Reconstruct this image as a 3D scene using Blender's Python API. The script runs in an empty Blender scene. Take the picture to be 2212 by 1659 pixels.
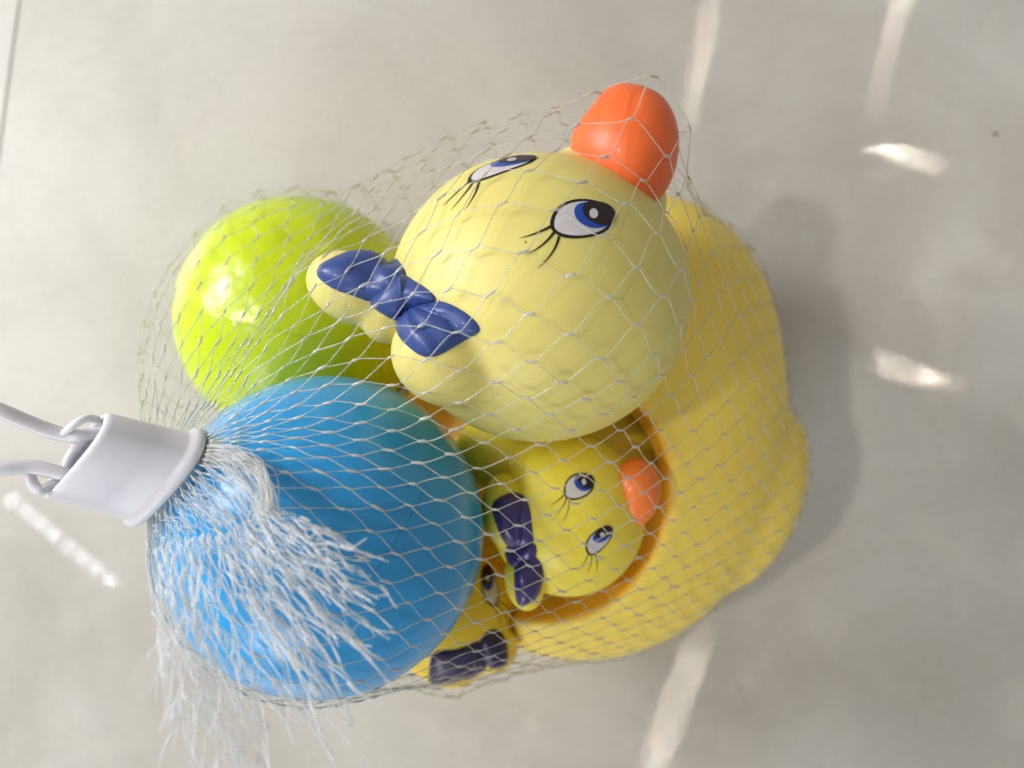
import bpy, math, random
import numpy as np
from mathutils import Vector
from mathutils.bvhtree import BVHTree
from mathutils.geometry import delaunay_2d_cdt
random.seed(4); RNG = np.random.default_rng(4)
scene = bpy.context.scene
C = scene.collection
MM = 0.001

# ------------------------------------------------------------------ camera
H = 309.0                                   # camera height over the floor, mm
TAN = 0.65                                  # half width of the view at distance 1
K = 2*TAN/2212.0
def S(z): return (H-z)*K                    # mm covered by one unit of the measuring grid at height z
def P(u, v, z): return np.array([(u-1106.0)*S(z), -(v-829.5)*S(z), float(z)])
cam_d = bpy.data.cameras.new('camera'); cam = bpy.data.objects.new('camera', cam_d); C.objects.link(cam)
cam.location = (0, 0, H*MM)
cam_d.sensor_width = 36; cam_d.lens = 18/TAN
cam_d.clip_start = 0.005; cam_d.clip_end = 50
cam_d.dof.use_dof = True; cam_d.dof.focus_distance = 0.180; cam_d.dof.aperture_fstop = 7.8
scene.camera = cam

# ------------------------------------------------------------------ light
world = bpy.data.worlds.new('World'); scene.world = world; world.use_nodes = True
bg = world.node_tree.nodes['Background']
bg.inputs[0].default_value = (0.99, 0.965, 0.935, 1); bg.inputs[1].default_value = 0.34
def aim(o, target):
    d = Vector(target) - o.location
    o.rotation_euler = d.to_track_quat('-Z', 'Y').to_euler()
def area(name, loc, target, sx, sy, power, color=(1, 1, 1), spread=math.pi, roll=0):
    l = bpy.data.lights.new(name, 'AREA'); l.shape = 'RECTANGLE'; l.size = sx; l.size_y = sy
    l.energy = power; l.color = color; l.spread = spread
    o = bpy.data.objects.new(name, l); C.objects.link(o); o.location = loc; aim(o, target)
    if roll: o.rotation_euler.rotate_axis('Z', roll)
    return o
area('key_lamp', (-8.85, 0.25, 12.0), (0.03, 0, 0.05), 0.6, 0.6, 480, (1.0, 0.97, 0.92))
area('window_lamp', (-0.76, 0.32, 0.44), (-.10, 0, 0.03), 0.36, 0.34, 8.2, (0.97, 0.98, 1.0))
area('side_window_lamp', (-0.75, -1.7, 0.85), (0, 0, 0.05), 0.8, 0.8, 16, (0.93, 0.96, 1.0))
# slits of sunlight that fall through the room onto the floor
def streak(u0, v0, u1, v1, w, power, sp=1.0):
    a, b = P(u0, v0, 0)*MM, P(u1, v1, 0)*MM
    c = (a+b)/2; L = float(np.linalg.norm(b-a)); ang = math.atan2(b[1]-a[1], b[0]-a[0])
    o = area('sun_slit_lamp', (c[0], c[1], 0.40), tuple(c), L, w*S(0)*MM, power, (1.0, 0.98, 0.95), math.radians(sp))
    o.rotation_euler = (0, 0, ang)
LR = random.Random(11)
for (u0, v0, u1, v1, w, power, sp) in ((1545, -60, 1487, 285, 15, .00072, 1.4), (1960, -60, 1887, 255, 15, .00060, 1.4), (1876, 322, 2042, 350, 24, .0012, 1.0),
          (1890, 784, 2078, 836, 24, .00125, 1.2), (1512, 1370, 1398, 1720, 24, .0019, 1.9)):
    n = 7                       # a slit of light broken into uneven overlapping patches
    for q in range(n):
        t = LR.uniform(0, .55); l = LR.uniform(.25, .45); o_ = LR.uniform(-.35, .35)*w
        dx, dy = u1-u0, v1-v0; nx, ny = -dy/math.hypot(dx, dy), dx/math.hypot(dx, dy)
        t = q/(n-1)*(1-l); ww = w*LR.uniform(.45, 1.0)
        streak(u0+dx*t+nx*o_, v0+dy*t+ny*o_, u0+dx*(t+l)+nx*o_, v0+dy*(t+l)+ny*o_, ww, power/n*LR.uniform(.7, 1.6), sp)
scene.view_settings.view_transform = 'Standard'; scene.view_settings.look = 'None'
scene.view_settings.exposure = 0.0; scene.view_settings.gamma = 1.0
scene.cycles.use_denoising = True
scene.cycles.max_bounces = 10; scene.cycles.transparent_max_bounces = 24
scene.cycles.caustics_reflective = False; scene.cycles.caustics_refractive = False

# ------------------------------------------------------------------ materials
def lin(r, g, b):
    f = lambda c: c/12.92 if c <= .04045 else ((c+.055)/1.055)**2.4
    return (f(r/255), f(g/255), f(b/255), 1)
def mat(name, color, rough=.5, sss=0.0, sss_r=(1, .5, .2), sss_scale=.004, coat=0, var=0.04, bump=0.0, bump_scale=900, spec=.5, mottle=60):
    m = bpy.data.materials.new(name); m.use_nodes = True
    nt = m.node_tree; b = nt.nodes['Principled BSDF']
    tc = nt.nodes.new('ShaderNodeTexCoord')
    n = nt.nodes.new('ShaderNodeTexNoise'); n.inputs['Scale'].default_value = mottle; n.inputs['Detail'].default_value = 5
    nt.links.new(tc.outputs['Object'], n.inputs['Vector'])
    mx = nt.nodes.new('ShaderNodeMix'); mx.data_type = 'RGBA'
    mx.inputs[6].default_value = tuple(c*(1-var) for c in color[:3])+(1,)
    mx.inputs[7].default_value = tuple(min(1, c*(1+var)) for c in color[:3])+(1,)
    nt.links.new(n.outputs['Fac'], mx.inputs[0]); nt.links.new(mx.outputs[2], b.inputs['Base Color'])
    rr = nt.nodes.new('ShaderNodeMapRange'); rr.inputs['To Min'].default_value = max(0.02, rough-.07); rr.inputs['To Max'].default_value = rough+.07
    nt.links.new(n.outputs['Fac'], rr.inputs['Value']); nt.links.new(rr.outputs[0], b.inputs['Roughness'])
    b.inputs['Specular IOR Level'].default_value = spec
    if sss:
        b.inputs['Subsurface Weight'].default_value = sss
        b.inputs['Subsurface Radius'].default_value = sss_r; b.inputs['Subsurface Scale'].default_value = sss_scale
    if coat:
        b.inputs['Coat Weight'].default_value = coat; b.inputs['Coat Roughness'].default_value = .12
    if bump:
        n2 = nt.nodes.new('ShaderNodeTexNoise'); n2.inputs['Scale'].default_value = bump_scale; n2.inputs['Detail'].default_value = 3
        nt.links.new(tc.outputs['Object'], n2.inputs['Vector'])
        bp = nt.nodes.new('ShaderNodeBump'); bp.inputs['Strength'].default_value = 1.0; bp.inputs['Distance'].default_value = bump
        nt.links.new(n2.outputs['Fac'], bp.inputs['Height']); nt.links.new(bp.outputs[0], b.inputs['Normal'])
    return m
M = {}
M['head'] = mat('pale_yellow_vinyl', lin(225, 211, 122), .46, .25, (1, .7, .2), .004, bump=.00004, bump_scale=1500)
M['body'] = mat('golden_yellow_vinyl', lin(248, 220, 96), .46, .3, (1, .6, .1), .005, bump=.00004, bump_scale=1500)
M['small'] = mat('lemon_yellow_vinyl', lin(243, 223, 72), .44, .3, (1, .6, .1), .003, bump=.00003, bump_scale=1500)
M['small2'] = mat('warm_yellow_vinyl', lin(246, 208, 48), .44, .3, (1, .6, .1), .003, bump=.00003, bump_scale=1500)
M['orange'] = mat('orange_paint', lin(240, 108, 44), .45, .2, (1, .4, .1), .003, coat=.08, var=.08, bump=.00005, bump_scale=500)
M['orange2'] = mat('soft_orange_paint', lin(248, 128, 50), .4, .12, (1, .4, .1), .003, coat=.15, var=.08)
M['blue_paint'] = mat('blue_bow_paint', lin(50, 74, 138), .46, coat=.12, var=.12, bump=.00012, bump_scale=330, mottle=150)
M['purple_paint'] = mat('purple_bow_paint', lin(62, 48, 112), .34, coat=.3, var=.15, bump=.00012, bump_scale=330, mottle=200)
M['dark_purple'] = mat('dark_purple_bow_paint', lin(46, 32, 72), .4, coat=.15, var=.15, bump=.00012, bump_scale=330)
M['black'] = mat('black_print', lin(20, 18, 20), .4, var=.1)
M['white_eye'] = mat('white_print', lin(206, 200, 200), .4, var=.06, mottle=500)
M['iris'] = mat('blue_print', lin(24, 72, 168), .35, var=.1, mottle=400)
M['pupil'] = mat('dark_brown_print', lin(34, 16, 20), .35, var=.1)
M['lime'] = mat('lime_plastic', lin(196, 214, 20), .26, .25, (.7, 1, .1), .006, bump=.0024, bump_scale=42, spec=.6)
M['ball_blue'] = mat('blue_plastic', lin(52, 160, 222), .25, .35, (.2, .6, 1), .008, bump=.0007, bump_scale=60, var=.05)
M['white_plastic'] = mat('white_plastic', lin(226, 223, 229), .38, .3, (1, 1, 1), .002, var=.02, bump=.00003, bump_scale=700)
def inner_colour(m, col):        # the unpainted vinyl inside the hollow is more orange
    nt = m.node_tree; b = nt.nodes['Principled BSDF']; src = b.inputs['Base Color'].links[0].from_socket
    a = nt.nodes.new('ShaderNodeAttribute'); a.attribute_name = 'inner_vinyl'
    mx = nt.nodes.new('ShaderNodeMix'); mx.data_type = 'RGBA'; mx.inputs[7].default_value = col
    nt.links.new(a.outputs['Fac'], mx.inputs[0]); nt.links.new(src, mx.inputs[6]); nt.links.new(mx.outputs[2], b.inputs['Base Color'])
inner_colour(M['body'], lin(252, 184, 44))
def net_mat(name, tr, col, rough=.22):
    m = bpy.data.materials.new(name); m.use_nodes = True; nt = m.node_tree
    b = nt.nodes['Principled BSDF']; b.inputs['Base Color'].default_value = col
    b.inputs['Roughness'].default_value = rough; b.inputs['Specular IOR Level'].default_value = 1.0
    out = nt.nodes['Material Output']
    t = nt.nodes.new('ShaderNodeBsdfTransparent'); t.inputs[0].default_value = (.97, .97, .95, 1)
    mx = nt.nodes.new('ShaderNodeMixShader')
    tc = nt.nodes.new('ShaderNodeTexCoord'); n = nt.nodes.new('ShaderNodeTexNoise'); n.inputs['Scale'].default_value = 260
    nt.links.new(tc.outputs['Object'], n.inputs['Vector'])
    mr = nt.nodes.new('ShaderNodeMapRange'); mr.inputs['From Min'].default_value = .3; mr.inputs['From Max'].default_value = .7
    mr.inputs['To Min'].default_value = tr-.18; mr.inputs['To Max'].default_value = tr+.18
    nt.links.new(n.outputs['Fac'], mr.inputs['Value'])
    lw = nt.nodes.new('ShaderNodeMath'); lw.operation = 'SUBTRACT'; lw.inputs[0].default_value = 1
    nt.links.new(mr.outputs[0], lw.inputs[1])
    nt.links.new(lw.outputs[0], mx.inputs[0]); nt.links.new(t.outputs[0], mx.inputs[1]); nt.links.new(b.outputs[0], mx.inputs[2])
    nt.links.new(mx.outputs[0], out.inputs[0])
    return m
M['net'] = net_mat('clear_nylon_thread', .66, lin(214, 212, 202), .16)
M['knot'] = net_mat('clear_nylon_knot', .42, lin(212, 212, 204))
M['fringe'] = net_mat('frosted_nylon_thread', .71, lin(250, 250, 255), .14)
nt_ = M['fringe'].node_tree; mxs = [n for n in nt_.nodes if n.type == 'MIX_SHADER'][0]
tl = nt_.nodes.new('ShaderNodeBsdfTranslucent'); tl.inputs[0].default_value = (.95, .96, 1, 1)
m2 = nt_.nodes.new('ShaderNodeMixShader'); m2.inputs[0].default_value = .35
nt_.links.new(nt_.nodes['Principled BSDF'].outputs[0], m2.inputs[1]); nt_.links.new(tl.outputs[0], m2.inputs[2]); nt_.links.new(m2.outputs[0], mxs.inputs[2])


def floor_mat():
    m = bpy.data.materials.new('polished_cream_marble'); m.use_nodes = True; nt = m.node_tree; b = nt.nodes['Principled BSDF']
    tc = nt.nodes.new('ShaderNodeTexCoord')
    def noise(scale, detail, dist=0, rough=.5):
        n = nt.nodes.new('ShaderNodeTexNoise'); n.inputs['Scale'].default_value = scale; n.inputs['Detail'].default_value = detail
        n.inputs['Distortion'].default_value = dist; n.inputs['Roughness'].default_value = rough
        nt.links.new(tc.outputs['Object'], n.inputs['Vector']); return n
    def ramp(src, stops):
        r = nt.nodes.new('ShaderNodeValToRGB'); el = r.color_ramp.elements
        el[0].position, el[0].color = stops[0]; el[1].position, el[1].color = stops[-1]
        for p_, c_ in stops[1:-1]:
            e = el.new(p_); e.color = c_
        nt.links.new(src, r.inputs[0]); return r
    def mix(mode, fac, a, c):
        x = nt.nodes.new('ShaderNodeMix'); x.data_type = 'RGBA'; x.blend_type = mode
        if isinstance(fac, float): x.inputs[0].default_value = fac
        else: nt.links.new(fac, x.inputs[0])
        nt.links.new(a, x.inputs[6])
        if isinstance(c, tuple): x.inputs[7].default_value = c
        else: nt.links.new(c, x.inputs[7])
        return x.outputs[2]
    base = ramp(noise(9, 5, .6).outputs['Fac'], [(.30, lin(182, 176, 166)), (.5, lin(195, 190, 181)), (.70, lin(207, 203, 195))])
    blot = ramp(noise(22, 6, .8, .6).outputs['Fac'], [(.52, (0, 0, 0, 1)), (.72, (1, 1, 1, 1))])
    c1 = mix('MIX', blot.outputs[0], base.outputs[0], lin(203, 198, 188))
    vein_n = noise(7, 7, 2.5, .62)
    vein = ramp(vein_n.outputs['Fac'], [(.485, (0, 0, 0, 1)), (.50, (.10, .10, .10, 1)), (.515, (0, 0, 0, 1))])
    c2 = mix('MIX', vein.outputs[0], c1, lin(160, 148, 132))
    grain = ramp(noise(900, 4).outputs['Fac'], [(.3, (.90, .90, .90, 1)), (.7, (1, 1, 1, 1))])
    c3 = mix('MULTIPLY', 1.0, c2, grain.outputs[0])
    sp = nt.nodes.new('ShaderNodeTexVoronoi'); sp.inputs['Scale'].default_value = 30
    nt.links.new(tc.outputs['Object'], sp.inputs['Vector'])
    spr = ramp(sp.outputs['Distance'], [(.012, (1, 1, 1, 1)), (.022, (0, 0, 0, 1))])
    spn = ramp(noise(14, 2).outputs['Fac'], [(.62, (0, 0, 0, 1)), (.64, (1, 1, 1, 1))])
    spm = mix('MULTIPLY', 1.0, spr.outputs[0], spn.outputs[0])
    c4 = mix('MIX', spm, c3, lin(110, 100, 88))
    mpn = nt.nodes.new('ShaderNodeMapping'); mpn.inputs['Rotation'].default_value = (0, 0, .5); mpn.inputs['Scale'].default_value = (1, 14, 1)
    nt.links.new(tc.outputs['Object'], mpn.inputs[0])
    ns = nt.nodes.new('ShaderNodeTexNoise'); ns.inputs['Scale'].default_value = 32; ns.inputs['Detail'].default_value = 4; nt.links.new(mpn.outputs[0], ns.inputs['Vector'])
    scr = ramp(ns.outputs['Fac'], [(.66, (0, 0, 0, 1)), (.74, (.35, .35, .35, 1))])
    c4 = mix('MIX', scr.outputs[0], c4, lin(176, 168, 156))
    sp2 = nt.nodes.new('ShaderNodeTexVoronoi'); sp2.inputs['Scale'].default_value = 260
    nt.links.new(tc.outputs['Object'], sp2.inputs['Vector'])
    sr2 = ramp(sp2.outputs['Distance'], [(.05, (.5, .5, .5, 1)), (.11, (0, 0, 0, 1))])
    sn2 = ramp(noise(33, 3).outputs['Fac'], [(.56, (0, 0, 0, 1)), (.60, (1, 1, 1, 1))])
    c4 = mix('MIX', mix('MULTIPLY', 1.0, sr2.outputs[0], sn2.outputs[0]), c4, lin(150, 140, 126))
    nt.links.new(c4, b.inputs['Base Color'])
    b.inputs['Roughness'].default_value = .35; b.inputs['Specular IOR Level'].default_value = .3
    b.inputs['Coat Weight'].default_value = 1.0; b.inputs['Coat Roughness'].default_value = .04; b.inputs['Coat IOR'].default_value = 1.5
    n5 = noise(700, 2); bp = nt.nodes.new('ShaderNodeBump'); bp.inputs['Distance'].default_value = .00003
    nt.links.new(n5.outputs['Fac'], bp.inputs['Height']); nt.links.new(bp.outputs[0], b.inputs['Normal'])
    return m
M['floor'] = floor_mat()
M['grout'] = mat('grey_grout', lin(186, 182, 176), .8, var=.1, bump=.0002)

# ------------------------------------------------------------------ object helpers
ORG = {}
def empty(name, loc_mm, label, cat, group=None):
    o = bpy.data.objects.new(name, None); C.objects.link(o); o.location = tuple(np.array(loc_mm)*MM)
    o.empty_display_size = .01; o['label'] = label; o['category'] = cat
    if group: o['group'] = group
    ORG[o.name] = np.array(loc_mm, float); return o
def mk(name, V, F, m, parent=None, smooth=True, **props):
    V = np.asarray(V, float); c = (V.min(0)+V.max(0))/2
    me = bpy.data.meshes.new(name)
    if isinstance(F, np.ndarray):
        n = F.shape[1]
        me.vertices.add(len(V)); me.vertices.foreach_set('co', ((V-c)*MM).astype(np.float32).ravel())
        me.loops.add(F.size); me.loops.foreach_set('vertex_index', F.astype(np.int32).ravel())
        me.polygons.add(len(F)); me.polygons.foreach_set('loop_start', np.arange(0, F.size, n, dtype=np.int32))
        me.polygons.foreach_set('loop_total', np.full(len(F), n, dtype=np.int32)); me.update(calc_edges=True)
    else:
        me.from_pydata([tuple(v) for v in (V-c)*MM], [], F); me.update()
    if smooth: me.polygons.foreach_set('use_smooth', [True]*len(me.polygons))
    me.materials.append(m)
    o = bpy.data.objects.new(name, me); C.objects.link(o)
    if parent is not None:
        o.parent = parent; o.location = tuple((c-ORG[parent.name])*MM)
    else: o.location = tuple(c*MM)
    ORG[o.name] = c
    for k_, v_ in props.items(): o[k_] = v_
    return o

# ------------------------------------------------------------------ distance fields (mm)
def ell(c, r, R=None):
    c = np.asarray(c, float); r = np.asarray(r, float)
    RR = None if R is None else R[:, [0, 2, 1]]      # radii: along the axis, sideways, upwards
    def f(p):
        q = p-c
        if R is not None: q = q@RR
        k0 = np.linalg.norm(q/r, axis=-1); k1 = np.linalg.norm(q/(r*r), axis=-1)
        return np.where(k1 > 1e-9, k0*(k0-1)/np.maximum(k1, 1e-9), -r.min())
    return f
def frame(a, b=(0, 0, 1)):      # columns: a, orthogonalised b, a x b
    a = np.array(a, float); a /= np.linalg.norm(a); b = np.array(b, float); b -= a*(a@b); b /= np.linalg.norm(b)
    return np.stack([a, b, np.cross(a, b)], 1)
def smin(a, b, k):
    h = np.clip(.5+.5*(b-a)/k, 0, 1); return b*(1-h)+a*h-k*h*(1-h)
def union(fs, k):
    def f(p):
        d = fs[0](p)
        for g in fs[1:]: d = smin(d, g(p), k)
        return d
    return f
def minus(f, g, k):
    return lambda p: -smin(-f(p), g(p), k)
def grad(f, p, e=.05):
    g = np.stack([f(p+np.eye(3)[i]*e)-f(p-np.eye(3)[i]*e) for i in range(3)], -1)
    return g/np.maximum(np.linalg.norm(g, axis=-1, keepdims=True), 1e-9)
def surface(f, lo, hi, h):      # naive surface nets
    lo = np.array(lo, float); hi = np.array(hi, float)
    n = np.ceil((hi-lo)/h).astype(int)+1
    ax = [lo[i]+h*np.arange(n[i]) for i in range(3)]
    G = np.stack(np.meshgrid(*ax, indexing='ij'), -1)
    D = f(G.reshape(-1, 3)).reshape(n)
    s = D < 0
    cs = (n-1)
    acc = np.zeros((*cs, 3)); cnt = np.zeros(cs)
    sl = lambda o, a: slice(o, o+cs[a])
    for a in range(3):
        b, c = [(1, 2), (0, 2), (0, 1)][a]
        for ob in (0, 1):
            for oc in (0, 1):
                o0 = [0, 0, 0]; o0[b] = ob; o0[c] = oc; o1 = list(o0); o1[a] = 1
                i0 = tuple(sl(o0[q], q) for q in range(3)); i1 = tuple(sl(o1[q], q) for q in range(3))
                d0, d1 = D[i0], D[i1]; x = s[i0] != s[i1]
                t = np.where(x, d0/np.where(x, d0-d1, 1), 0)
                pos = G[i0]+(G[i1]-G[i0])*t[..., None]
                acc += pos*x[..., None]; cnt += x
    act = cnt > 0; idx = -np.ones(cs, int); idx[act] = np.arange(act.sum())
    V = acc[act]/cnt[act][:, None]
    F = []
    for a in range(3):
        b, c = [(1, 2), (2, 0), (0, 1)][a]
        i0 = [slice(1, cs[q]) for q in range(3)]; i0[a] = slice(0, cs[a])
        i1 = list(i0); i1[a] = slice(1, cs[a]+1)
        s0, s1 = s[tuple(i0)], s[tuple(i1)]; x = np.argwhere(s0 != s1)
        if not len(x): continue
        pos = x.copy()
        for q in range(3):
            if q != a: pos[:, q] += 1
        def cell(db, dc):
            r = pos.copy(); r[:, b] += db; r[:, c] += dc; return idx[r[:, 0], r[:, 1], r[:, 2]]
        q = np.stack([cell(-1, -1), cell(0, -1), cell(0, 0), cell(-1, 0)], 1)
        fl = ~s0[tuple(x.T)]; q[fl] = q[fl][:, ::-1]; F.append(q)
    F = np.concatenate(F); F = F[(F >= 0).all(1)]
    for _ in range(2):
        g = grad(f, V); V = V-g*np.clip(f(V), -h*.5, h*.5)[:, None]
    return V, F

# ------------------------------------------------------------------ decals laid on a surface
CAMP = Vector((0, 0, H))
def bvh(V, F): return BVHTree.FromPolygons([tuple(v) for v in V], [tuple(int(i) for i in f) for f in F])
def ray(tree, u, v):
    if isinstance(tree, Wrap):
        r = tree.t.find_nearest(Vector(tree.p+tree.u*u+tree.v*v)); return np.array(r[0]), np.array(r[1])
    d = Vector((tuple(P(u, v, 0)))) - CAMP; d.normalize()
    h = tree.ray_cast(CAMP, d)
    return (np.array(h[0]), np.array(h[1])) if h[0] is not None else None
def chaikin(poly, n=2):
    p = np.array(poly, float)
    for _ in range(n):
        q = np.roll(p, -1, 0); p = np.stack([p*.75+q*.25, p*.25+q*.75], 1).reshape(-1, 2)
    return p
def inside(pts, poly):
    x, y = pts[:, 0], pts[:, 1]; r = np.zeros(len(pts), bool); q = np.roll(poly, -1, 0)
    for (x0, y0), (x1, y1) in zip(poly, q):
        c = ((y0 > y) != (y1 > y)) & (x < (x1-x0)*(y-y0)/((y1-y0) if y1 != y0 else 1e-9)+x0); r ^= c
    return r
def edge_dist(pts, poly):
    q = np.roll(poly, -1, 0); d = np.full(len(pts), 1e9)
    for a, b in zip(poly, q):
        ab = b-a; t = np.clip(((pts-a)@ab)/max(ab@ab, 1e-9), 0, 1)
        d = np.minimum(d, np.linalg.norm(pts-(a+t[:, None]*ab), axis=1))
    return d
def tri_patch(poly, g):
    lo, hi = poly.min(0), poly.max(0)
    xs, ys = np.arange(lo[0], hi[0], g), np.arange(lo[1], hi[1], g)
    pts = np.array([(x, y) for x in xs for y in ys])
    if len(pts):
        pts = pts[inside(pts, poly)]; pts = pts[edge_dist(pts, poly) > g*.35] if len(pts) else pts
    n = len(poly); al = np.concatenate([poly, pts]) if len(pts) else poly
    vs, _, fs, *_ = delaunay_2d_cdt([Vector(p) for p in al], [(i, (i+1) % n) for i in range(n)], [list(range(n))], 1, 1e-6)
    return np.array([tuple(v) for v in vs]), [list(f) for f in fs]
def decal(name, poly, tree, off, m, parent, g=6, smooth_n=2, puff=0, puff_w=10, ripple=None, mirror=None, skirt=0, **props):
    poly = chaikin(poly, smooth_n) if smooth_n else np.array(poly, float)
    v2, fs = tri_patch(poly, g)
    ed = edge_dist(v2, poly)
    V = []; ok = []; bad = 0
    for i, (u, v) in enumerate(v2):
        h = ray(tree, u, v)
        if h is None: V.append(np.zeros(3)); ok.append(False); continue
        p, n = h
        if mirror is not None:
            c0, nn = mirror; q = p-2*((p-c0)@nn)*nn
            r = tree.find_nearest(Vector(q)); p = np.array(r[0]); n = np.array(r[1])
        hgt = off
        if puff: hgt += puff*(1-math.exp(-(ed[i]/puff_w)**1.3))
        if ripple is not None: hgt += ripple(u, v)*min(1, ed[i]/puff_w)
        V.append(p+n*hgt); ok.append(True)
    V = np.array(V)
    fs = [f if mirror is None else f[::-1] for f in fs if all(ok[i] for i in f)]
    # orient towards the outside
    used = sorted({i for f in fs for i in f}); re = {a: b for b, a in enumerate(used)}
    fs = [[re[i] for i in f] for f in fs]; V = V[used]
    if fs:
        a, b, c = (V[fs[0][k]] for k in range(3))
        r = (tree.t if isinstance(tree, Wrap) else tree).find_nearest(Vector(a)); n = np.array(a)-np.array(r[0])
        if np.cross(b-a, c-a)@n < 0: fs = [f[::-1] for f in fs]
    if skirt and fs:          # closed side so the piece has thickness
        from collections import Counter
        ec = Counter(); 
        for f in fs:
            for x, y in zip(f, f[1:]+f[:1]): ec[(x, y)] += 1
        bnd = [e for e in ec if (e[1], e[0]) not in ec]
        nv = len(V); low = {}; extra = []
        for e in bnd:
            for x in e:
                if x not in low:
                    r = tree.find_nearest(Vector(V[x])); low[x] = nv+len(extra); extra.append(np.array(r[0])-np.array(r[1])*skirt)
        V = np.concatenate([V, np.array(extra)]); fs = fs+[[e[1], e[0], low[e[0]], low[e[1]]] for e in bnd]
    return mk(name, V, fs, m, parent, **props)

# eye drawn once in local units (half width 1), placed by an affine frame
EO = np.array([(1050,1000),(1060,950),(1095,895),(1150,860),(1220,842),(1300,845),(1380,865),(1430,890),(1458,930),(1455,970),(1430,1020),(1390,1050),(1330,1075),(1250,1088),(1180,1090),(1120,1080),(1080,1055),(1055,1030)],float)
EW = np.array([(1076,1000),(1086,950),(1120,900),(1165,874),(1250,858),(1330,866),(1400,890),(1437,930),(1437,970),(1400,1022),(1340,1055),(1260,1072),(1180,1072),(1110,1055),(1082,1030)],float)
EI = np.array([(1197,930),(1210,885),(1255,866),(1320,864),(1390,885),(1440,920),(1444,970),(1412,1015),(1340,1030),(1280,1020),(1220,980)],float)
EP = np.array([(1262,895),(1285,872),(1350,868),(1410,886),(1443,925),(1446,975),(1400,1002),(1350,998),(1300,975),(1268,940)],float)
EP = EP.mean(0)+(EP-EP.mean(0))*1.13
EH = np.array([(1320+26*math.cos(t)-8*math.sin(t), 938+30*math.sin(t)+10*math.cos(t)) for t in np.linspace(0, 2*math.pi, 13)[:-1]])
EL = [[(1062,1012),(1000,1045),(940,1070),(862,1087)], [(1078,1048),(1040,1105),(985,1155),(895,1193)], [(1108,1075),(1092,1150),(1050,1215),(972,1276)]]
EC = np.array([1254., 966.])
def lash_poly(pts, w):
    p = np.array(pts, float); t = np.linspace(0, 1, 9)
    c = np.array([((1-s)**3*p[0]+3*(1-s)**2*s*p[1]+3*(1-s)*s*s*p[2]+s**3*p[3]) for s in t])
    d = np.gradient(c, axis=0); n = np.stack([-d[:, 1], d[:, 0]], 1); n /= np.linalg.norm(n, axis=1)[:, None]
    ww = (w*(1-t)**.7)[:, None]+.6
    return np.concatenate([c+n*ww, (c-n*ww)[::-1]])
def eye(parent, tree, c, ux, vx, g, mirror=None, lash_w=8, k=1.0):
    c = np.array(c, float); ux = np.array(ux, float)/204; vx = np.array(vx, float)/124
    T = lambda a: c+(np.asarray(a, float)-EC)[:, :1]*ux+(np.asarray(a, float)-EC)[:, 1:]*vx
    e = decal('eye', T(EO), tree, .10*k, M['black'], parent, g, mirror=mirror)
    decal('eye_white', T(EW), tree, .17*k, M['white_eye'], e, g, mirror=mirror)
    decal('iris', T(EI), tree, .24*k, M['iris'], e, g, mirror=mirror)
    decal('pupil', T(EP), tree, .31*k, M['pupil'], e, g, mirror=mirror)
    decal('highlight', T(EH), tree, .38*k, M['white_eye'], e, g, mirror=mirror)
    for L in EL: decal('eyelash', T(lash_poly(L, lash_w)), tree, .12*k, M['black'], e, g, smooth_n=0, mirror=mirror)
    return e
class Wrap:                 # lets a decal be laid in a tangent frame instead of along a view ray
    def __init__(s, tree, p, tu, tv): s.t, s.p, s.u, s.v = tree, p, tu, tv
def far_eye(parent, tree):
    p, n = ray(tree, 1088, 368)
    tu = P(1160, 340, p[2])-P(1030, 384, p[2]); tu -= n*(tu@n); tu /= np.linalg.norm(tu)
    tv = np.cross(n, tu); tv = tv if tv[2] > 0 else -tv
    p = np.array(tree.find_nearest(Vector(p-tv*3.4))[0])
    w = Wrap(tree, p, tu, tv)
    return eye(parent, w, (0, 0), (8.8, 0), (0, 4.8), .6, lash_w=8)
def Z(ox, oy, f): return lambda pts: [(ox+x*f, oy+y*f) for x, y in pts]
z1, z2, z5, z7 = Z(822.9, 137.2, .3472), Z(274.3, 384, .3472), Z(822.9, 768.1, .3472), Z(768, 1042.4, .2646)

# ------------------------------------------------------------------ solids
HC = P(1165, 647, 105); HR = 321*S(105)
BR = 42.0
LIME = P(655, 690, BR-1); BLUE = P(707, 1150, 101.5)
D1 = P(1226, 1108, 82); R1 = 22.6
D2 = P(975, 1322, 56); R2 = 21.6
head_f = union([ell(HC, (HR, HR*.955, HR*.97)),
                ell(P(1290, 440, 102), (18, 16, 16)),
                ell(P(768, 624, 117), (12.4, 8.7, 8.6), frame((.93, -.38, .05))),
                ell(P(838, 688, 117), (6.6, 6.2, 7)),
                ell(P(880, 648, 121), (9.5, 6.5, 7), frame((.9, -.4, 0))),
                ell(P(966, 770, 126), (13.2, 11.6, 11.5), frame((.93, -.38, 0)))], 1.7)
beak_f = union([ell(P(1346, 291, 109), (8.0, 12.4, 10), frame((1, .10, 0))),
                ell(P(1378, 320, 112), (8.2, 13.6, 10.5), frame((.96, -.28, 0))),
                ell(P(1368, 372, 110), (8.2, 14.0, 12), frame((.9, -.42, 0))),
                ell(P(1330, 345, 109), (12.4, 8.0, 11), frame((.82, -.57, 0))), ell(P(1348, 325, 110), (11.0, 12.6, 11.2)), ell(P(1358, 318, 112), (8.0, 12.2, 9.8))], 5.0)
beak_f0 = beak_f
beak_f = minus(beak_f0, ell(P(1376, 163, 126), (1.0, 4.2, 3.0), frame((.9, -.3, 0))), 4.0)
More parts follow.
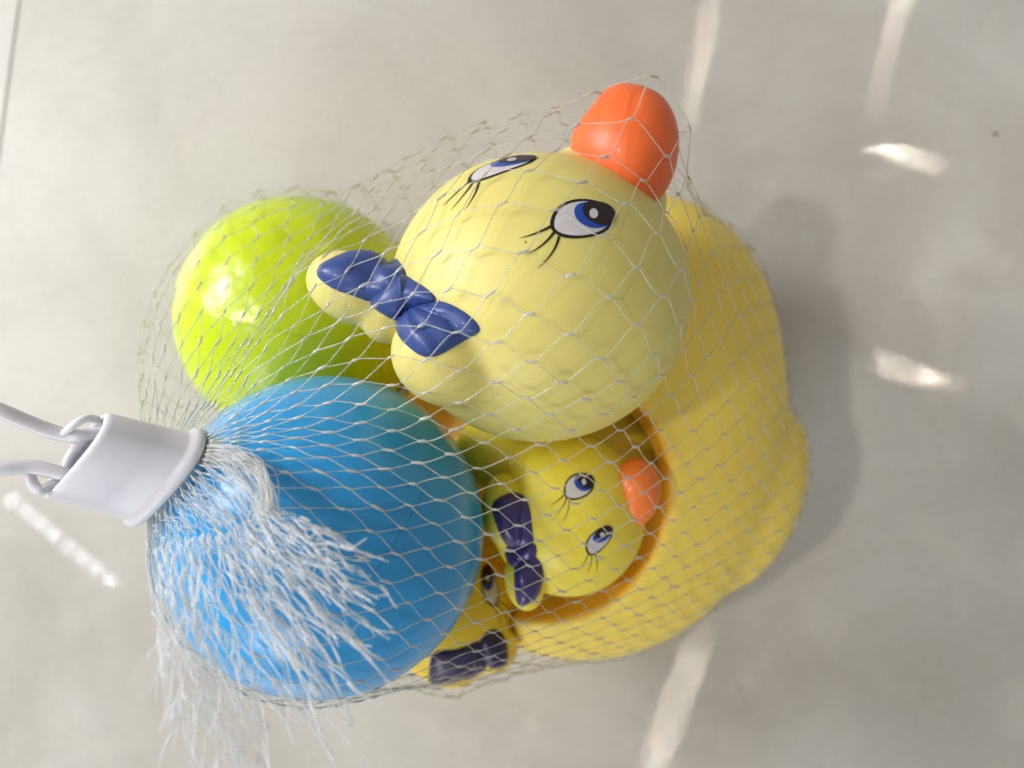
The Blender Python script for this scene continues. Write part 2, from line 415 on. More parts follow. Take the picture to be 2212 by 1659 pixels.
d1_f = union([ell(D1, (R1*.985, R1*1.04, R1*.95)),
              ell(P(1300, 985, 60), (20, 19, 15)),
              ell(P(1085, 975, 74), (14, 12, 14)),
              ell(P(1092, 1105, 93), (6.4, 10.5, 7), frame((1, .12, 0))),
              ell(P(1134, 1252, 93), (5.6, 8.4, 7), frame((1, .12, 0)))], 1.6)
d1b_f = union([ell(P(1372, 1064, 91.5), (6.8, 9.6, 6), frame((1, -.1, 0))), ell(P(1378, 1056, 93.5), (5.4, 6.8, 4.6))], 2.4)
d2_f = union([ell(D2, (R2, R2, R2)), ell(P(1050, 1250, 40), (16, 16, 15)),
              ell(P(1062, 1398, 66), (8.2, 7.6, 8.5)), ell(P(968, 1438, 63), (9.5, 6.2, 8.5), frame((.9, -.2, 0)))], 1.6)
# mother's body: a bowl lying on the floor, opening towards the balls
body_core = union([ell((22, -13, 45), (69, 78, 45), frame((1, .03, 0))),
                   ell((45, 10, 44), (43, 53, 40)),
                   ell(P(1618, 1075, 42), (15.5, 32, 22), frame((.93, -.36, 0)))], 5.5)
cav = union([ell(P(1228, 1078, 94), (29.5, 35, 44)), ell(P(1185, 1190, 92), (27, 27, 44)), ell(P(1060, 1200, 92), (32, 27, 45)), ell(P(860, 900, 100), (42, 48, 55))], 7)
def floor_cut(p): return .6-p[..., 2]
def body_f(p):
    d = -smin(-body_core(p), cav(p), 3.0)
    for c, r in ((LIME, BR+1.2), (BLUE, BR+1.2), (D1, R1+1.0), (D2, R2+1.2)):
        d = -smin(-d, np.linalg.norm(p-c, axis=-1)-r, 2.0)
    d = -smin(-d, ell(P(1290, 1000, 64), (25, 23, 18))(p), 2)
    return -smin(-d, -floor_cut(p), 2.0) if False else np.maximum(d, floor_cut(p))

# ------------------------------------------------------------------ floor
fl = empty('floor', (0, 0, 0), 'x', 'x')
del fl['label']; del fl['category']; fl['kind'] = 'structure'
ang = math.atan2(-330*1.0, -45.0)
sd = P(0, 330, 0)-P(45, 0, 0); sd /= np.linalg.norm(sd); sn = np.array([-sd[1], sd[0], 0])   # along and across the joint
if sn[0] < 0: sn = -sn
s0 = P(45, 0, 0)
TS, GAP = 600.0, 1.0
def tile(i, j, off):
    a0 = GAP/2+i*TS; b0 = -300+j*TS+off
    V = []; bev = .5
    for (x, y, z, e) in ((0, 0, -8, 0), (1, 0, -8, 0), (1, 1, -8, 0), (0, 1, -8, 0), (0, 0, -bev, 0), (1, 0, -bev, 0), (1, 1, -bev, 0), (0, 1, -bev, 0), (0, 0, 0, 1), (1, 0, 0, 1), (1, 1, 0, 1), (0, 1, 0, 1)):
        xx = a0+x*(TS-GAP)+(bev if x == 0 else -bev)*e; yy = b0+y*(TS-GAP)+(bev if y == 0 else -bev)*e
        V.append(s0+sn*xx-sd*yy+np.array([0, 0, z]))
    F = [(8, 9, 10, 11)]+[(a, (a+1) % 4, (a+1) % 4+4, a+4) for a in range(4)]+[(a+4, (a+1) % 4+4, (a+1) % 4+8, a+8) for a in range(4)]
    n = np.cross(V[9]-V[8], V[10]-V[8])
    if n[2] < 0: F = [f[::-1] for f in F]
    mk('tile', V, F, M['floor'], fl, smooth=False)
for i in (-2, -1, 0, 1):
    for j in (-2, -1, 0, 1): tile(i, j, -60)
mk('grout', [s0+np.array([x, y, -.5]) for x, y in ((-1400, -1400), (1700, -1400), (1700, 1400), (-1400, 1400))], [(0, 1, 2, 3)], M['grout'], fl, smooth=False)

# ------------------------------------------------------------------ mother duck
md = empty('rubber_duck', (22, -13, .6), 'largest toy duck, pale yellow head, orange beak, blue bow, ducklings in its hollow back', 'toy duck')
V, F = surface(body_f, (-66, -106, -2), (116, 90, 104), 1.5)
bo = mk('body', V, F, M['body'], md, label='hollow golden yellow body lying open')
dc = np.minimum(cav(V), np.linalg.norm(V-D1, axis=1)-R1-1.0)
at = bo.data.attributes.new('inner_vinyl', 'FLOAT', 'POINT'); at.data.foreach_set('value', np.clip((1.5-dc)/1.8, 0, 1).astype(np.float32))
V, F = surface(head_f, HC-np.array([66, 44, 46]), HC+np.array([46, 46, 46]), .9)
ht = bvh(V, F)
mk('head', V, F, M['head'], md)
V, F = surface(beak_f, P(1345, 320, 106)-28, P(1345, 320, 106)+28, .6)
mk('beak', V, F, M['orange'], md)
nrm = np.array([.76, -.47, .49]); nrm /= np.linalg.norm(nrm)
ec = z1([tuple(EC)])[0]
eye(md, ht, ec, (204*.3472, 0), (0, 124*.3472), 5)
far_eye(md, ht)
for fk_ in ([(893, 1104), (908, 1110), (899, 1119)], [(686, 965), (692, 966), (688, 972)], [(478, 1168), (484, 1170), (480, 1176)]):
    decal('ink_fleck', z1(fk_), ht, .08, M['black'], md, 3, 0)
def rip(cx, cy, amp, fr):
    return lambda u, v: amp*math.sin(fr*math.atan2(v-cy, u-cx)+.6*math.sin((u+v)*.05))
BL = z2([(1182,575),(1210,535),(1290,495),(1400,450),(1520,437),(1600,445),(1670,490),(1725,560),(1740,610),(1700,680),(1600,740),(1520,775),(1400,730),(1300,700),(1220,650),(1185,610)])
BK = z2([(1700,600),(1740,612),(1790,640),(1870,690),(1930,750),(1900,775),(1820,795),(1750,830),(1700,885),(1650,870),(1590,840),(1530,800),(1505,768),(1590,700)])
BRt = z2([(1925,764),(1990,775),(2080,820),(2160,880),(2197,935),(2190,965),(2120,1000),(2040,1050),(1960,1095),(1900,1118),(1830,1110),(1760,1060),(1700,1000),(1675,940),(1672,880),(1730,820),(1820,785)])
bow = decal('bow', BL, ht, .25, M['blue_paint'], md, 4, 1, puff=1.5, puff_w=13, ripple=rip(880, 650, .20, 13), skirt=.6)
decal('bow_loop', BRt, ht, .25, M['blue_paint'], bow, 4, 1, puff=1.5, puff_w=13, ripple=rip(868, 655, .20, 13), skirt=.6)
decal('bow_knot', BK, ht, .6, M['blue_paint'], bow, 4, 1, puff=2.2, puff_w=13, ripple=rip(760, 560, .06, 18), skirt=.6)

# ------------------------------------------------------------------ ducklings
dk = empty('rubber_duckling', (D1[0], D1[1], 46), 'small yellow duckling facing up with both eyes, orange beak and purple bow showing', 'toy duck', 'small ducklings packed in the net')
V, F = surface(d1_f, D1-np.array([34, 30, 36]), D1+np.array([36, 42, 30]), .7)
t1 = bvh(V, F); mk('body', V, F, M['small'], dk)
V, F = surface(d1b_f, P(1378, 1063, 90)-13, P(1378, 1063, 90)+13, .45); mk('beak', V, F, M['orange2'], dk)
f5 = .3472
c1 = z5([(1232, 812)])[0]; eye(dk, t1, c1, (98*f5, -22*f5), (12*f5, 80*f5), 4, lash_w=6, k=.8)
c2 = z5([(1356, 1146)])[0]; eye(dk, t1, c2, (82*f5, -74*f5), (38*f5, 44*f5), 4, lash_w=6, k=.8)
PB = z5([(690,930),(720,890),(790,855),(850,850),(900,880),(930,950),(945,1100),(955,1170),(880,1215),(785,1190),(740,1110),(700,1000)])
PC = z5([(965,1250),(1010,1310),(1010,1400),(980,1500),(900,1560),(850,1550),(838,1500),(830,1400),(830,1310),(850,1270),(900,1240)])
PK = z5([(770,1225),(785,1180),(860,1170),(955,1165),(972,1200),(965,1260),(930,1300),(830,1318),(800,1300)])
b1 = decal('bow', PB, t1, .2, M['purple_paint'], dk, 4, 1, puff=1.5, puff_w=10, ripple=rip(1130, 1185, .2, 13), skirt=.6)
decal('bow_loop', PC, t1, .2, M['purple_paint'], b1, 4, 1, puff=1.5, puff_w=10, ripple=rip(1130, 1185, .2, 13), skirt=.6)
decal('bow_knot', PK, t1, .3, M['purple_paint'], b1, 4, 1, puff=1.7, puff_w=8, skirt=.6)
dk2 = empty('rubber_duckling', (D2[0], D2[1], 30), 'small duckling mostly hidden under the blue ball, only one eye and dark bow showing', 'toy duck', 'small ducklings packed in the net')
V, F = surface(d2_f, D2-np.array([28, 30, 36]), D2+np.array([32, 34, 30]), .8)
t2 = bvh(V, F); mk('body', V, F, M['small2'], dk2)
c3 = z7([(1094, 842)])[0]; eye(dk2, t2, c3, (-4, -46), (19, 1), 4, lash_w=6, k=.8)
QB = z7([(1055,1235),(1095,1205),(1150,1195),(1205,1240),(1240,1330),(1245,1430),(1225,1500),(1130,1530),(1050,1480),(1010,1400),(1010,1300)])
QC = z7([(1010,1290),(950,1315),(880,1345),(800,1368),(680,1370),(630,1395),(608,1450),(600,1560),(603,1640),(660,1655),(780,1630),(900,1600),(1010,1560),(1080,1510),(1060,1400)])
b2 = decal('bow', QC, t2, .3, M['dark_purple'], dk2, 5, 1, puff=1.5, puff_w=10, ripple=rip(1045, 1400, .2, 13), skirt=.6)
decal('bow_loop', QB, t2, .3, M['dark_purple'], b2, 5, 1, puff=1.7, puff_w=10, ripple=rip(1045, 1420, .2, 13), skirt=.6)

# ------------------------------------------------------------------ balls
def ball(c, r, m, nm, label, seam_n, seam_m):
    e = empty('plastic_ball', (c[0], c[1], c[2]-r), label, 'ball')
    nu, nv = 96, 48; V = [c+np.array([0, 0, r])]; F = []
    for j in range(1, nv):
        th = math.pi*j/nv
        for i in range(nu):
            ph = 2*math.pi*i/nu; V.append(c+r*np.array([math.sin(th)*math.cos(ph), math.sin(th)*math.sin(ph), math.cos(th)]))
    V.append(c-np.array([0, 0, r]))
    for i in range(nu): F.append((0, 1+i, 1+(i+1) % nu))
    for j in range(nv-2):
        for i in range(nu):
            a = 1+j*nu+i; b = 1+j*nu+(i+1) % nu; F.append((a, a+nu, b+nu, b))
    l = 1+(nv-2)*nu
    for i in range(nu): F.append((l+i, len(V)-1, l+(i+1) % nu))
    mk('shell', V, F, m, e)
    R = frame(seam_n, (0, .3, 1)); V = []; F = []; n = 160; q = 5
    for i in range(n):
        a = 2*math.pi*i/n; d = R[:, 1]*math.cos(a)+R[:, 2]*math.sin(a)
        for k_ in range(q):
            b = 2*math.pi*k_/q; V.append(c+d*(r+.12*math.cos(b)-.02)+R[:, 0]*.16*math.sin(b))
    for i in range(n):
        for k_ in range(q):
            F.append((i*q+k_, i*q+(k_+1) % q, ((i+1) % n)*q+(k_+1) % q, ((i+1) % n)*q+k_))
    mk('seam', V, F, seam_m, e)
    return e
sa = P(985, 965, 125)-BLUE; sb = P(750, 1300, 138)-BLUE; sn_ = np.cross(sa, sb)
ball(BLUE, BR-.8, M['ball_blue'], 'blue', 'glossy blue plastic ball under the frayed net end beside the white clip', sn_, M['ball_blue'])
ball(LIME, BR-1, M['lime'], 'lime', 'lime green plastic ball with shiny streaks, left of the big duck\'s bow', (.2, 1, .15), M['lime'])

# ------------------------------------------------------------------ threads
def tubes(pts, rad, sides=5):            # pts (n, m, 3)
    pts = np.asarray(pts); n, m, _ = pts.shape
    t = np.gradient(pts, axis=1); t /= np.maximum(np.linalg.norm(t, axis=2, keepdims=True), 1e-9)
    up = np.where(np.abs(t[..., 2:3]) > .9, np.array([1., 0, 0]), np.array([0, 0, 1.]))
    a = np.cross(t, up); a /= np.maximum(np.linalg.norm(a, axis=2, keepdims=True), 1e-9); b = np.cross(t, a)
    an = np.arange(sides)*2*math.pi/sides
    rad = np.broadcast_to(np.asarray(rad, float), (n, m)) if np.ndim(rad) != 1 else np.broadcast_to(np.asarray(rad)[:, None], (n, m))
    V = pts[:, :, None, :]+rad[:, :, None, None]*(a[:, :, None, :]*np.cos(an)[None, None, :, None]+b[:, :, None, :]*np.sin(an)[None, None, :, None])
    idx = np.arange(n*m*sides).reshape(n, m, sides)
    F = np.stack([idx[:, :-1], np.roll(idx, -1, 2)[:, :-1], np.roll(idx, -1, 2)[:, 1:], idx[:, 1:]], -1).reshape(-1, 4)
    return V.reshape(-1, 3), F[:, ::-1]
def hermite(p0, p1, m0, m1, n):
    s = np.linspace(0, 1, n)[None, :, None]; p0, p1, m0, m1 = (x[:, None, :] for x in (p0, p1, m0, m1))
    return (2*s**3-3*s**2+1)*p0+(s**3-2*s**2+s)*m0+(-2*s**3+3*s**2)*p1+(s**3-s**2)*m1
def blobs(cent, axis, la, lb, nu=6, nv=5):
    axis = axis/np.maximum(np.linalg.norm(axis, axis=1, keepdims=True), 1e-9)
    up = np.where(np.abs(axis[:, 2:3]) > .9, np.array([1., 0, 0]), np.array([0, 0, 1.]))
    a = np.cross(axis, up); a /= np.linalg.norm(a, axis=1, keepdims=True); b = np.cross(axis, a)
    la = np.broadcast_to(la, len(cent)); lb = np.broadcast_to(lb, len(cent))
    n = len(cent); V = np.zeros((n, nv+1, nu, 3))
    for j in range(nv+1):
        x = -math.cos(math.pi*j/nv); r = max(.25 if j in (0, nv) else 0, math.sin(math.pi*j/nv))
        for i in range(nu):
            ph = 2*math.pi*i/nu
            V[:, j, i] = cent+axis*(la*x)[:, None]+(a*math.cos(ph)+b*math.sin(ph))*(lb*r)[:, None]
    idx = np.arange(n*(nv+1)*nu).reshape(n, nv+1, nu)
    F = np.stack([idx[:, :-1], np.roll(idx, -1, 2)[:, :-1], np.roll(idx, -1, 2)[:, 1:], idx[:, 1:]], -1).reshape(-1, 4)
    return V.reshape(-1, 3), F

# clip mouth frame
MA, MB = P(426, 932, 131), P(312, 1132, 120)      # ends of the slot
MC = (MA+MB)/2; BK_ = P(160, 983, 136)             # middle of the mouth and of the back end
ax = MC-BK_; axl = np.linalg.norm(ax); ax /= axl
CF = frame(ax, MA-MB)                               # axis, major, minor
# net
solids = [ell(HC, (HR, HR*.955, HR)), beak_f0, ell(P(768, 624, 117), (13.4, 9.7, 9.6), frame((.93, -.38, .05))), ell(P(964, 770, 126), (14.4, 12.8, 12.6), frame((.93, -.38, 0))),
          ell(P(880, 650, 121), (10.5, 8.5, 9.5)),
          body_core, lambda p: np.linalg.norm(p-LIME, axis=-1)-BR, lambda p: np.linalg.norm(p-BLUE, axis=-1)-BR,
          lambda p: np.linalg.norm(p-D2, axis=-1)-R2-1.5, lambda p: np.linalg.norm(p-D1, axis=-1)-R1-1, d1b_f, ell(P(1062, 1398, 66), (9.8, 9.4, 10.5)), ell(P(968, 1438, 63), (11.5, 8.2, 10.5))]
def all_f(p):
    d = solids[0](p)
    for g in solids[1:]: d = np.minimum(d, g(p))
    return np.minimum(d, p[..., 2])
guides = [lambda p: np.linalg.norm(p-P(592, 700, 46), axis=-1)-285*S(46),       # slack: the thread stands off here
          ell(P(1040, 335, 85), (38, 12.5, 15), frame((.92, .38, .1))), ell(P(1362, 330, 110), (12.5, 16.0, 11.5))]
def env_f(p):
    d = all_f(p)
    for g in guides: d = np.minimum(d, g(p))
    return d
N, MR, L = 48, 35, 10.2
E0 = np.array([84., -32., 4.])
cen = np.array([0., -16., 62.])
a0 = (MC-cen)/np.linalg.norm(MC-cen); a1 = (E0-cen)/np.linalg.norm(E0-cen)
X = np.zeros((MR+1, N, 3)); 
axis0 = (a1-a0)/np.linalg.norm(a1-a0); e1 = np.array([0, 0, 1.])-axis0*axis0[2]; e1 /= np.linalg.norm(e1); e2 = np.cross(axis0, e1)
for j in range(MR+1):
    t = j/MR; th = math.pi*t
    for i in range(N):
        ph = 2*math.pi*(i+.5*(j % 2))/N
        base = MC*(1-t)+E0*t
        X[j, i] = base+math.sin(th)**.7*(np.cos(ph)*e1+np.sin(ph)*e2)*115
    if j == 0:
        for i in range(N):
            ph = 2*math.pi*i/N
            X[0, i] = MC+CF[:, 1]*(9.6*math.cos(ph))*.95+CF[:, 2]*(2.4*math.sin(ph))+ax*(9.6*math.cos(ph)*.22-2.0)
I0 = []; I1 = []
for j in range(MR):
    for i in range(N):
        I0 += [j*N+i, j*N+i]; I1 += [(j+1)*N+i, (j+1)*N+((i-1) % N if j % 2 == 0 else (i+1) % N)]
I0, I1 = np.array(I0), np.array(I1)
X = X.reshape(-1, 3); pin = np.zeros(len(X), bool); pin[:N] = True; pin[-N:] = True
X[-N:] = E0+(X[-N:]-X[-N:].mean(0))*.02
cnt = np.bincount(np.concatenate([I0, I1]), minlength=len(X)).astype(float)
nse = 1+RNG.uniform(-.18, .14, len(I0))
X0 = X.copy()
for it in range(520):
    d = X[I1]-X[I0]; l = np.linalg.norm(d, axis=1)
    tgt = L*nse
    k_ = np.where(l > tgt, .9, .03)
    c_ = (d/np.maximum(l, 1e-6)[:, None])*((l-tgt)*k_*.5)[:, None]
    dx = np.zeros_like(X)
    for a in range(3):
        dx[:, a] = np.bincount(I0, c_[:, a], len(X))-np.bincount(I1, c_[:, a], len(X))
    lap = np.zeros_like(X)
    for a in range(3):
        lap[:, a] = (np.bincount(I0, X[I1, a], len(X))+np.bincount(I1, X[I0, a], len(X)))/cnt-X[:, a]
    X = X+np.where(pin[:, None], 0, dx/(cnt[:, None]*.5)+lap*(.35 if it < 440 else .15))
    fn = env_f if it < 500 else all_f
    if it % 3 == 0:
        mid = (X[I0]+X[I1])/2; dm = fn(mid); q_ = dm < .7
        if q_.any():
            g = grad(fn, mid[q_])*(.7-dm[q_])[:, None]*.6
            np.add.at(X, I0[q_], np.where(pin[I0[q_]][:, None], 0, g)); np.add.at(X, I1[q_], np.where(pin[I1[q_]][:, None], 0, g))
    dd = fn(X); m_ = (dd < .7) & ~pin
    if m_.any():
        g = grad(fn, X[m_]); X[m_] += g*(.7-dd[m_])[:, None]
def push(Q, off):
    sh = Q.shape; q = Q.reshape(-1, 3)
    for _ in range(3):
        d = all_f(q); m_ = d < off
        if m_.any(): q[m_] += grad(all_f, q[m_])*(off-d[m_])[:, None]
    return q.reshape(sh)
G = X.reshape(MR+1, N, 3)
mt = np.zeros_like(G)      # meridian tangent at each node
for j in range(MR+1):
    def avg(jj):
        if jj < 0 or jj > MR: return None
        o = -1 if j % 2 == 0 else 1
        return (G[jj]+np.roll(G[jj], -o, 0))/2
    up_, dn = avg(j-1), avg(j+1)
    mt[j] = (dn if dn is not None else G[j])-(up_ if up_ is not None else G[j])
mt /= np.maximum(np.linalg.norm(mt, axis=2, keepdims=True), 1e-9)
T = mt.reshape(-1, 3)
T = T+RNG.normal(0, .10, T.shape)
ln = np.linalg.norm(X[I1]-X[I0], axis=1)[:, None]
kn = np.minimum(.5, ln*.05)
p0, p1 = X[I0]+T[I0]*kn, X[I1]-T[I1]*kn
side = np.tile([-1., 1.], len(I0)//2)[:, None]
Q = hermite(p0, p1, T[I0]*ln*.36, T[I1]*ln*.36, 9)
Q[:, 1:-1] += RNG.normal(0, .22, (len(Q), 1, 3))*np.sin(np.linspace(0, math.pi, 9))[None, 1:-1, None]
Q = push(Q, .32)
bag = empty('net_bag', (MC[0], MC[1], 0), 'clear nylon net bag around the ducks and balls, frayed end over the blue ball', 'net bag')
V, F = tubes(Q, RNG.uniform(.13, .21, len(Q)))
mk('netting', V, F, M['net'], bag, kind='stuff')
kk = np.arange(N, len(X)-N)
V, F = blobs(X[kk], T[kk], RNG.uniform(1.0, 1.7, len(kk)), RNG.uniform(.30, .44, len(kk)))
mk('knots', V, F, M['knot'], bag, kind='stuff')

# frayed end: collapsed mesh fanning out from the clip over the blue ball
def bez(a, b, c, d, s): s = s[..., None]; return (1-s)**3*a+3*(1-s)**2*s*b+3*(1-s)*s*s*c+s**3*d
def poly_at(pts, s):
    pts = np.array(pts, float); t = np.linspace(0, 1, len(pts)); return np.stack([np.interp(s, t, pts[:, k_]) for k_ in range(pts.shape[1])], -1)
def PV(a): a = np.asarray(a, float); s = (H-a[..., 2])*K; return np.stack([(a[..., 0]-1106)*s, -(a[..., 1]-829.5)*s, a[..., 2]], -1)
FQ, FK, FT = [], [], []
def fan(root, mid, tip, cols, rows, jit, rrange=(.55, 1.0), z_jit=3, seed=0):
    r = np.random.default_rng(seed)
    G = np.zeros((rows+1, cols, 3))
    off = r.normal(0, jit, (cols, 2)); zj = r.normal(0, z_jit, cols); ext = r.uniform(*rrange, cols)
    k5 = np.ones(3)/3; off = np.stack([np.convolve(np.pad(off[:, q], 1, 'edge'), k5, 'valid')*1.4 for q in range(2)], 1)
    for j in range(rows+1):
        s = (np.arange(cols)+.5*(j % 2))/cols; t = j/rows*ext
        a, b, c = poly_at(root, s), poly_at(mid, s), poly_at(tip, s)
        tt = t[:, None]; q = (1-tt)**2*a+2*(1-tt)*tt*b+tt*tt*c
        q[:, :2] += off*(.25+tt)*1.0+r.normal(0, jit*.18, (cols, 2)); q[:, 2] += zj*tt[:, 0]+r.normal(0, .5, cols)
        G[j] = PV(q)
    Xf = G.reshape(-1, 3); i0, i1 = [], []
    for j in range(rows):
        for i in range(cols):
            o = i-1 if j % 2 == 0 else i+1
            for b_ in (i, o):
                if 0 <= b_ < cols and r.random() < .96: i0.append(j*cols+i); i1.append((j+1)*cols+b_)
    i0, i1 = np.array(i0), np.array(i1)
    tg = np.zeros_like(G); tg[1:-1] = G[2:]-G[:-2]; tg[0] = G[1]-G[0]; tg[-1] = G[-1]-G[-2]
    tg /= np.linalg.norm(tg, axis=2, keepdims=True); tg = tg.reshape(-1, 3)+r.normal(0, .08, (len(Xf), 3))
    l = np.linalg.norm(Xf[i1]-Xf[i0], axis=1)[:, None]
    q = hermite(Xf[i0], Xf[i1], tg[i0]*l*1.1, tg[i1]*l*1.1, 9); q[:, 1:-1] += r.normal(0, .55, (len(q), 1, 3))*np.sin(np.linspace(0, math.pi, 9))[None, 1:-1, None]
    FQ.append(q); kx = np.arange(cols, len(Xf)); FK.append(Xf[kx]); FT.append(tg[kx])
    # cut ends
    en = Xf[-cols:]; te = tg[-cols:]; pr = [en, en]
    for w in range(2):
        d = te+r.normal(0, .22, te.shape); le = r.uniform(1.5, 5, cols)[:, None]
        FQ.append(hermite(en, en+d*le, te*le, d*le, 9))
# right hand tufts: spring out under the clip and fan to the lower right
for sd_ in (1,):
    fan([(574, 1085, 147), (566, 1100, 150), (556, 1112, 150), (540, 1122, 149)],
        [(660, 1120, 154), (690, 1180, 158), (660, 1240, 160), (600, 1250, 158)],
        [(800, 1190, 152), (830, 1268, 156), (842, 1370, 158), (800, 1440, 158)], 14, 6, 12, (.5, 1.0), 4, sd_)
for sd_ in (3,):
    fan([(560, 1100, 148), (530, 1128, 149), (490, 1148, 148), (450, 1160, 147)],
        [(670, 1190, 156), (650, 1290, 158), (580, 1340, 160), (500, 1340, 160)],
        [(820, 1330, 154), (860, 1430, 156), (830, 1540, 158), (740, 1600, 158)], 14, 7, 13, (.5, 1.0), 4, sd_)
# long curtain below the clip
for sd_ in (5, 6):
    fan([(545, 1128, 148), (480, 1150, 147), (410, 1160, 146), (355, 1168, 143)],
        [(600, 1290, 156), (520, 1350, 157), (430, 1370, 158), (360, 1340, 158)],
        [(830, 1580, 156), (740, 1720, 160), (580, 1790, 164), (400, 1720, 166)], 11, 7, 11, (.6, 1.05), 4, sd_)
for sd_ in (7, 8): fan([(470, 1150, 144), (420, 1160, 144), (370, 1165, 143), (326, 1158, 138)],
    [(440, 1330, 156), (400, 1380, 158), (350, 1380, 160), (322, 1300, 158)],
    [(640, 1760, 158), (500, 1790, 162), (380, 1760, 166), (300, 1540, 168)], 6, 7, 12, (.6, 1.0), 3, sd_)
# crumpled gather between the clip mouth and the tufts
def crumple(n, a, b, c, seed, amp=10):
    r = np.random.default_rng(seed); out = []
    for _ in range(n):
        s = r.random(); s2 = np.clip(s+r.normal(0, .10), 0, 1)
        p_, q_, w_ = (poly_at(x, np.array(y)) for x, y in ((a, s), (b, s2), (c, s2)))
        w_ = w_+r.normal(0, 14, 3)*np.array([1, 1, .12]); q_ = q_+r.normal(0, 12, 3)*np.array([1, 1, .15])
        t = np.linspace(0, 1, 17)[:, None]; ph = r.uniform(0, 6.28); fr = r.uniform(7, 17)
        cv = (1-t)**2*p_+2*(1-t)*t*q_+t*t*w_
        am = amp*r.uniform(.2, 1)*np.sin(math.pi*t[:, 0]**.8)
        cv[:, 1] += am*np.sin(fr*t[:, 0]+ph); cv[:, 0] += am*.6*np.cos(fr*1.3*t[:, 0]+ph); cv[:, 2] += .12*am*np.sin(fr*.8*t[:, 0]+2*ph)
        out.append(PV(cv))
    return np.array(out)
mouth = [(436, 965, 129), (420, 995, 129), (375, 1050, 126), (320, 1125, 121)]
WV = crumple(85, mouth, [(540, 960, 144), (520, 1050, 150), (440, 1110, 148), (350, 1150, 138)], [(572, 1095, 150), (550, 1115, 150), (470, 1150, 148), (345, 1168, 142)], 7, 9)
WV2 = crumple(60, [(440, 960, 130), (436, 1000, 130)], [(590, 960, 146), (610, 1010, 150)], [(585, 1090, 150), (560, 1112, 150)], 8, 7)
WV3 = crumple(50, [(330, 1110, 122), (316, 1140, 120)], [(330, 1180, 122), (322, 1190, 120)], [(400, 1290, 116), (345, 1300, 108)], 9, 5)
V, F = tubes(np.concatenate(FQ), .20, 5)
V2, F2 = tubes(np.concatenate([WV, WV2, WV3]), .16, 4)
mk('frayed_end', np.concatenate([V, V2]), np.concatenate([F, F2+len(V)]), M['fringe'], bag, kind='stuff')
fk, ft = np.concatenate(FK), np.concatenate(FT); ks = RNG.random(len(fk)) < .6; fk, ft = fk[ks], ft[ks]
V, F = blobs(fk, ft, RNG.uniform(.9, 1.6, len(fk)), RNG.uniform(.36, .56, len(fk)))
mk('frayed_knots', V, F, M['fringe'], bag, kind='stuff')

# ------------------------------------------------------------------ clip and handle
clip = empty('bag_clip', tuple(MC-ax*axl*.5), 'white plastic oval collar clip gripping the gathered net at left', 'clip')
def collar():
    prof = []     # (distance along axis, half major, half minor, inner?)
    ln_ = axl
    outer = [(0, 11.4, 5.0), (.5, 12.0, 5.5), (1.4, 12.2, 5.7), (ln_*.5, 12.5, 5.9), (ln_-3.6, 12.9, 6.2), (ln_-2.9, 13.3, 6.6), (ln_-2.4, 13.9, 7.2), (ln_-1.4, 14.3, 7.5), (ln_-.5, 14.2, 7.4), (ln_, 13.7, 7.0)]
    inner = [(ln_-.1, 13.0, 6.3), (ln_-.8, 12.3, 5.6), (ln_*.5, 11.4, 4.8), (.8, 11.0, 4.5), (0.05, 11.1, 4.7)]
    rings = outer+inner; n = 72; V = []
    for (t, a, b) in rings:
        for i in range(n):
            ph = 2*math.pi*i/n; c, s = math.cos(ph), math.sin(ph)
            x = a*math.copysign(abs(c)**.72, c); y = b*math.copysign(abs(s)**.72, s)
            V.append(BK_+ax*(t+x*.22)+CF[:, 1]*x+CF[:, 2]*y)
    F = []; m = len(rings)
    for j in range(m):
        for i in range(n):
            a_, b_ = j*n+i, j*n+(i+1) % n; c_, d_ = ((j+1) % m)*n+(i+1) % n, ((j+1) % m)*n+i
            F.append((a_, b_, c_, d_))
    return V, F
V, F = collar(); mk('collar', V, F, M['white_plastic'], clip)
def rod(name, pts, rads, parent, sides=14, flat=1.0):
    p = PV(np.array(pts, float)); n = len(p); s = np.linspace(0, n-1, (n-1)*8+1); out = []
    for t in s:
        i = min(int(t), n-2); f = t-i
        a, b, c, d = p[max(i-1, 0)], p[i], p[i+1], p[min(i+2, n-1)]
        out.append(.5*((2*b)+(-a+c)*f+(2*a-5*b+4*c-d)*f*f+(-a+3*b-3*c+d)*f**3))
    rr = np.interp(s, range(n), rads)
    V, F = tubes(np.array([out]), rr[None, :].repeat(1, 0) if True else rr, sides)
    F = [tuple(f) for f in F]; F.append(tuple(range(sides))); F.append(tuple(range(len(V)-1, len(V)-sides-1, -1)))
    return mk(name, V, F, M['white_plastic'], parent)
h = rod('handle', [(226, 934, 134), (196, 938, 135), (172, 941, 136), (146, 941, 136), (104, 930, 137), (52, 910, 139), (0, 888, 141), (-120, 840, 144), (-240, 830, 146), (-320, 900, 146), (-320, 980, 145), (-220, 1010, 144), (-100, 1014, 142),
               (0, 1011, 140), (62, 1009, 138), (104, 1016, 137), (146, 1026, 136), (186, 1034, 134)],
    [1.3, 1.4, 1.5, 1.6, 1.75, 1.75, 1.8, 1.8, 1.8, 1.8, 1.8, 1.8, 1.8, 1.75, 1.7, 1.65, 1.5, 1.4], clip)
rod('barb', [(136, 938, 137), (152, 924, 138), (170, 911, 138), (190, 904, 137), (212, 908, 135), (232, 920, 133)], [.8, .9, .9, .9, .85, .8], clip)
rod('barb', [(62, 1013, 138), (66, 1034, 138), (76, 1052, 138), (90, 1060, 138), (104, 1050, 137), (122, 1044, 136), (150, 1050, 134)], [1.0, 1.2, 1.2, 1.1, 1.0, .9, .8], clip)
rod('crossbar', [(186, 944, 134), (168, 966, 133), (152, 990, 133), (144, 1016, 134)], [1.2, 1.3, 1.3, 1.2], clip)

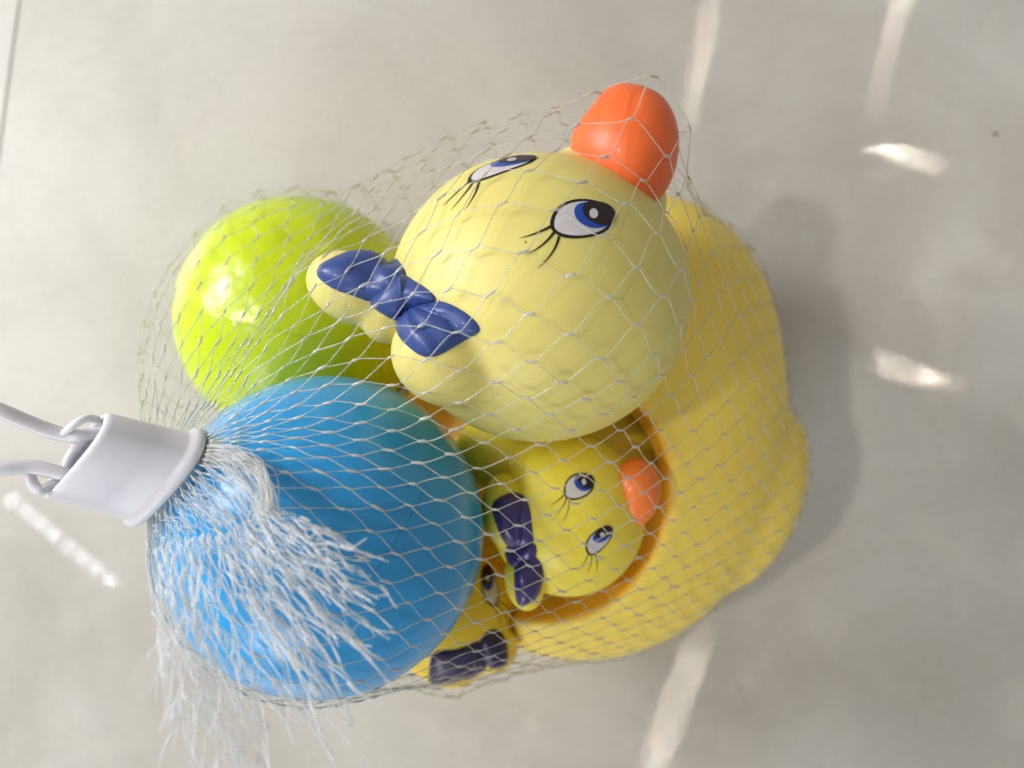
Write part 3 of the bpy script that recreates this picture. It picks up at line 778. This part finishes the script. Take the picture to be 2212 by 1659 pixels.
def speck(u, v, r, label):
    rr = random.Random(int(u)); c = P(u, v, 0); V = [c+np.array([0, 0, r*.45])]; n = 9
    for z_, f in ((.25, .7), (.02, 1.0)):
        for i in range(n):
            a = 2*math.pi*i/n; q = r*f*rr.uniform(.7, 1.2); V.append(c+np.array([q*math.cos(a), q*.8*math.sin(a), r*z_]))
    F = [(0, 1+i, 1+(i+1) % n) for i in range(n)]+[(1+i, 1+n+i, 1+n+(i+1) % n, 1+(i+1) % n) for i in range(n)]
    mk('dirt_speck', V, F, M['dirt'], None, label=label, category='speck')
M['dirt'] = mat('dark_dirt', lin(70, 60, 48), .8)
speck(2150, 290, 1.0, 'tiny dark speck of dirt on the floor near the upper right corner')

# ------------------------------------------------------------------ ceiling lamp, seen as a reflection in the polished floor
def ceil_pt(u, v, z): d = (H+z)*K; return np.array([(u-1106)*d, -(v-829.5)*d, z])
LZ = 2400.
la, lb = ceil_pt(28, 1080, LZ), ceil_pt(240, 1252, LZ)
lamp = empty('ceiling_lamp', tuple((la+lb)/2), 'row of small white lights mirrored as a glowing chain in the polished floor', 'lamp')
me_ = bpy.data.materials.new('led_glow'); me_.use_nodes = True
em = me_.node_tree.nodes['Principled BSDF']; em.inputs['Base Color'].default_value = (.8, .8, .8, 1)
em.inputs['Emission Color'].default_value = (.86, .9, 1.0, 1); em.inputs['Emission Strength'].default_value = 110
NL = 8
for q in range(NL):
    c = la+(lb-la)*q/(NL-1)+np.array([0, 0, -6.])
    V = []; F = []; r = 7.5
    for j in range(7):
        th = math.pi*j/6
        for i in range(10):
            ph = 2*math.pi*i/10; V.append(c+r*np.array([max(.02, math.sin(th))*math.cos(ph), max(.02, math.sin(th))*math.sin(ph), math.cos(th)]))
    for j in range(6):
        for i in range(10): F.append((j*10+i, (j+1)*10+i, (j+1)*10+(i+1) % 10, j*10+(i+1) % 10))
    mk('light_bulb', V, F, me_, lamp)
dl = (lb-la)/np.linalg.norm(lb-la); pl = np.array([-dl[1], dl[0], 0]); V = []
for z_ in (0, 22):
    for a_, b_ in ((-30, -14), (-30, 14), (1, 14), (1, -14)):
        base = la+dl*a_ if a_ < 0 else lb+dl*30
        V.append(base+pl*b_+np.array([0, 0, z_+1.8]))
mk('housing', V, [(0, 1, 2, 3), (7, 6, 5, 4), (0, 4, 5, 1), (1, 5, 6, 2), (2, 6, 7, 3), (3, 7, 4, 0)], mat('dark_metal', (.03, .03, .03, 1), .6), lamp, smooth=False)
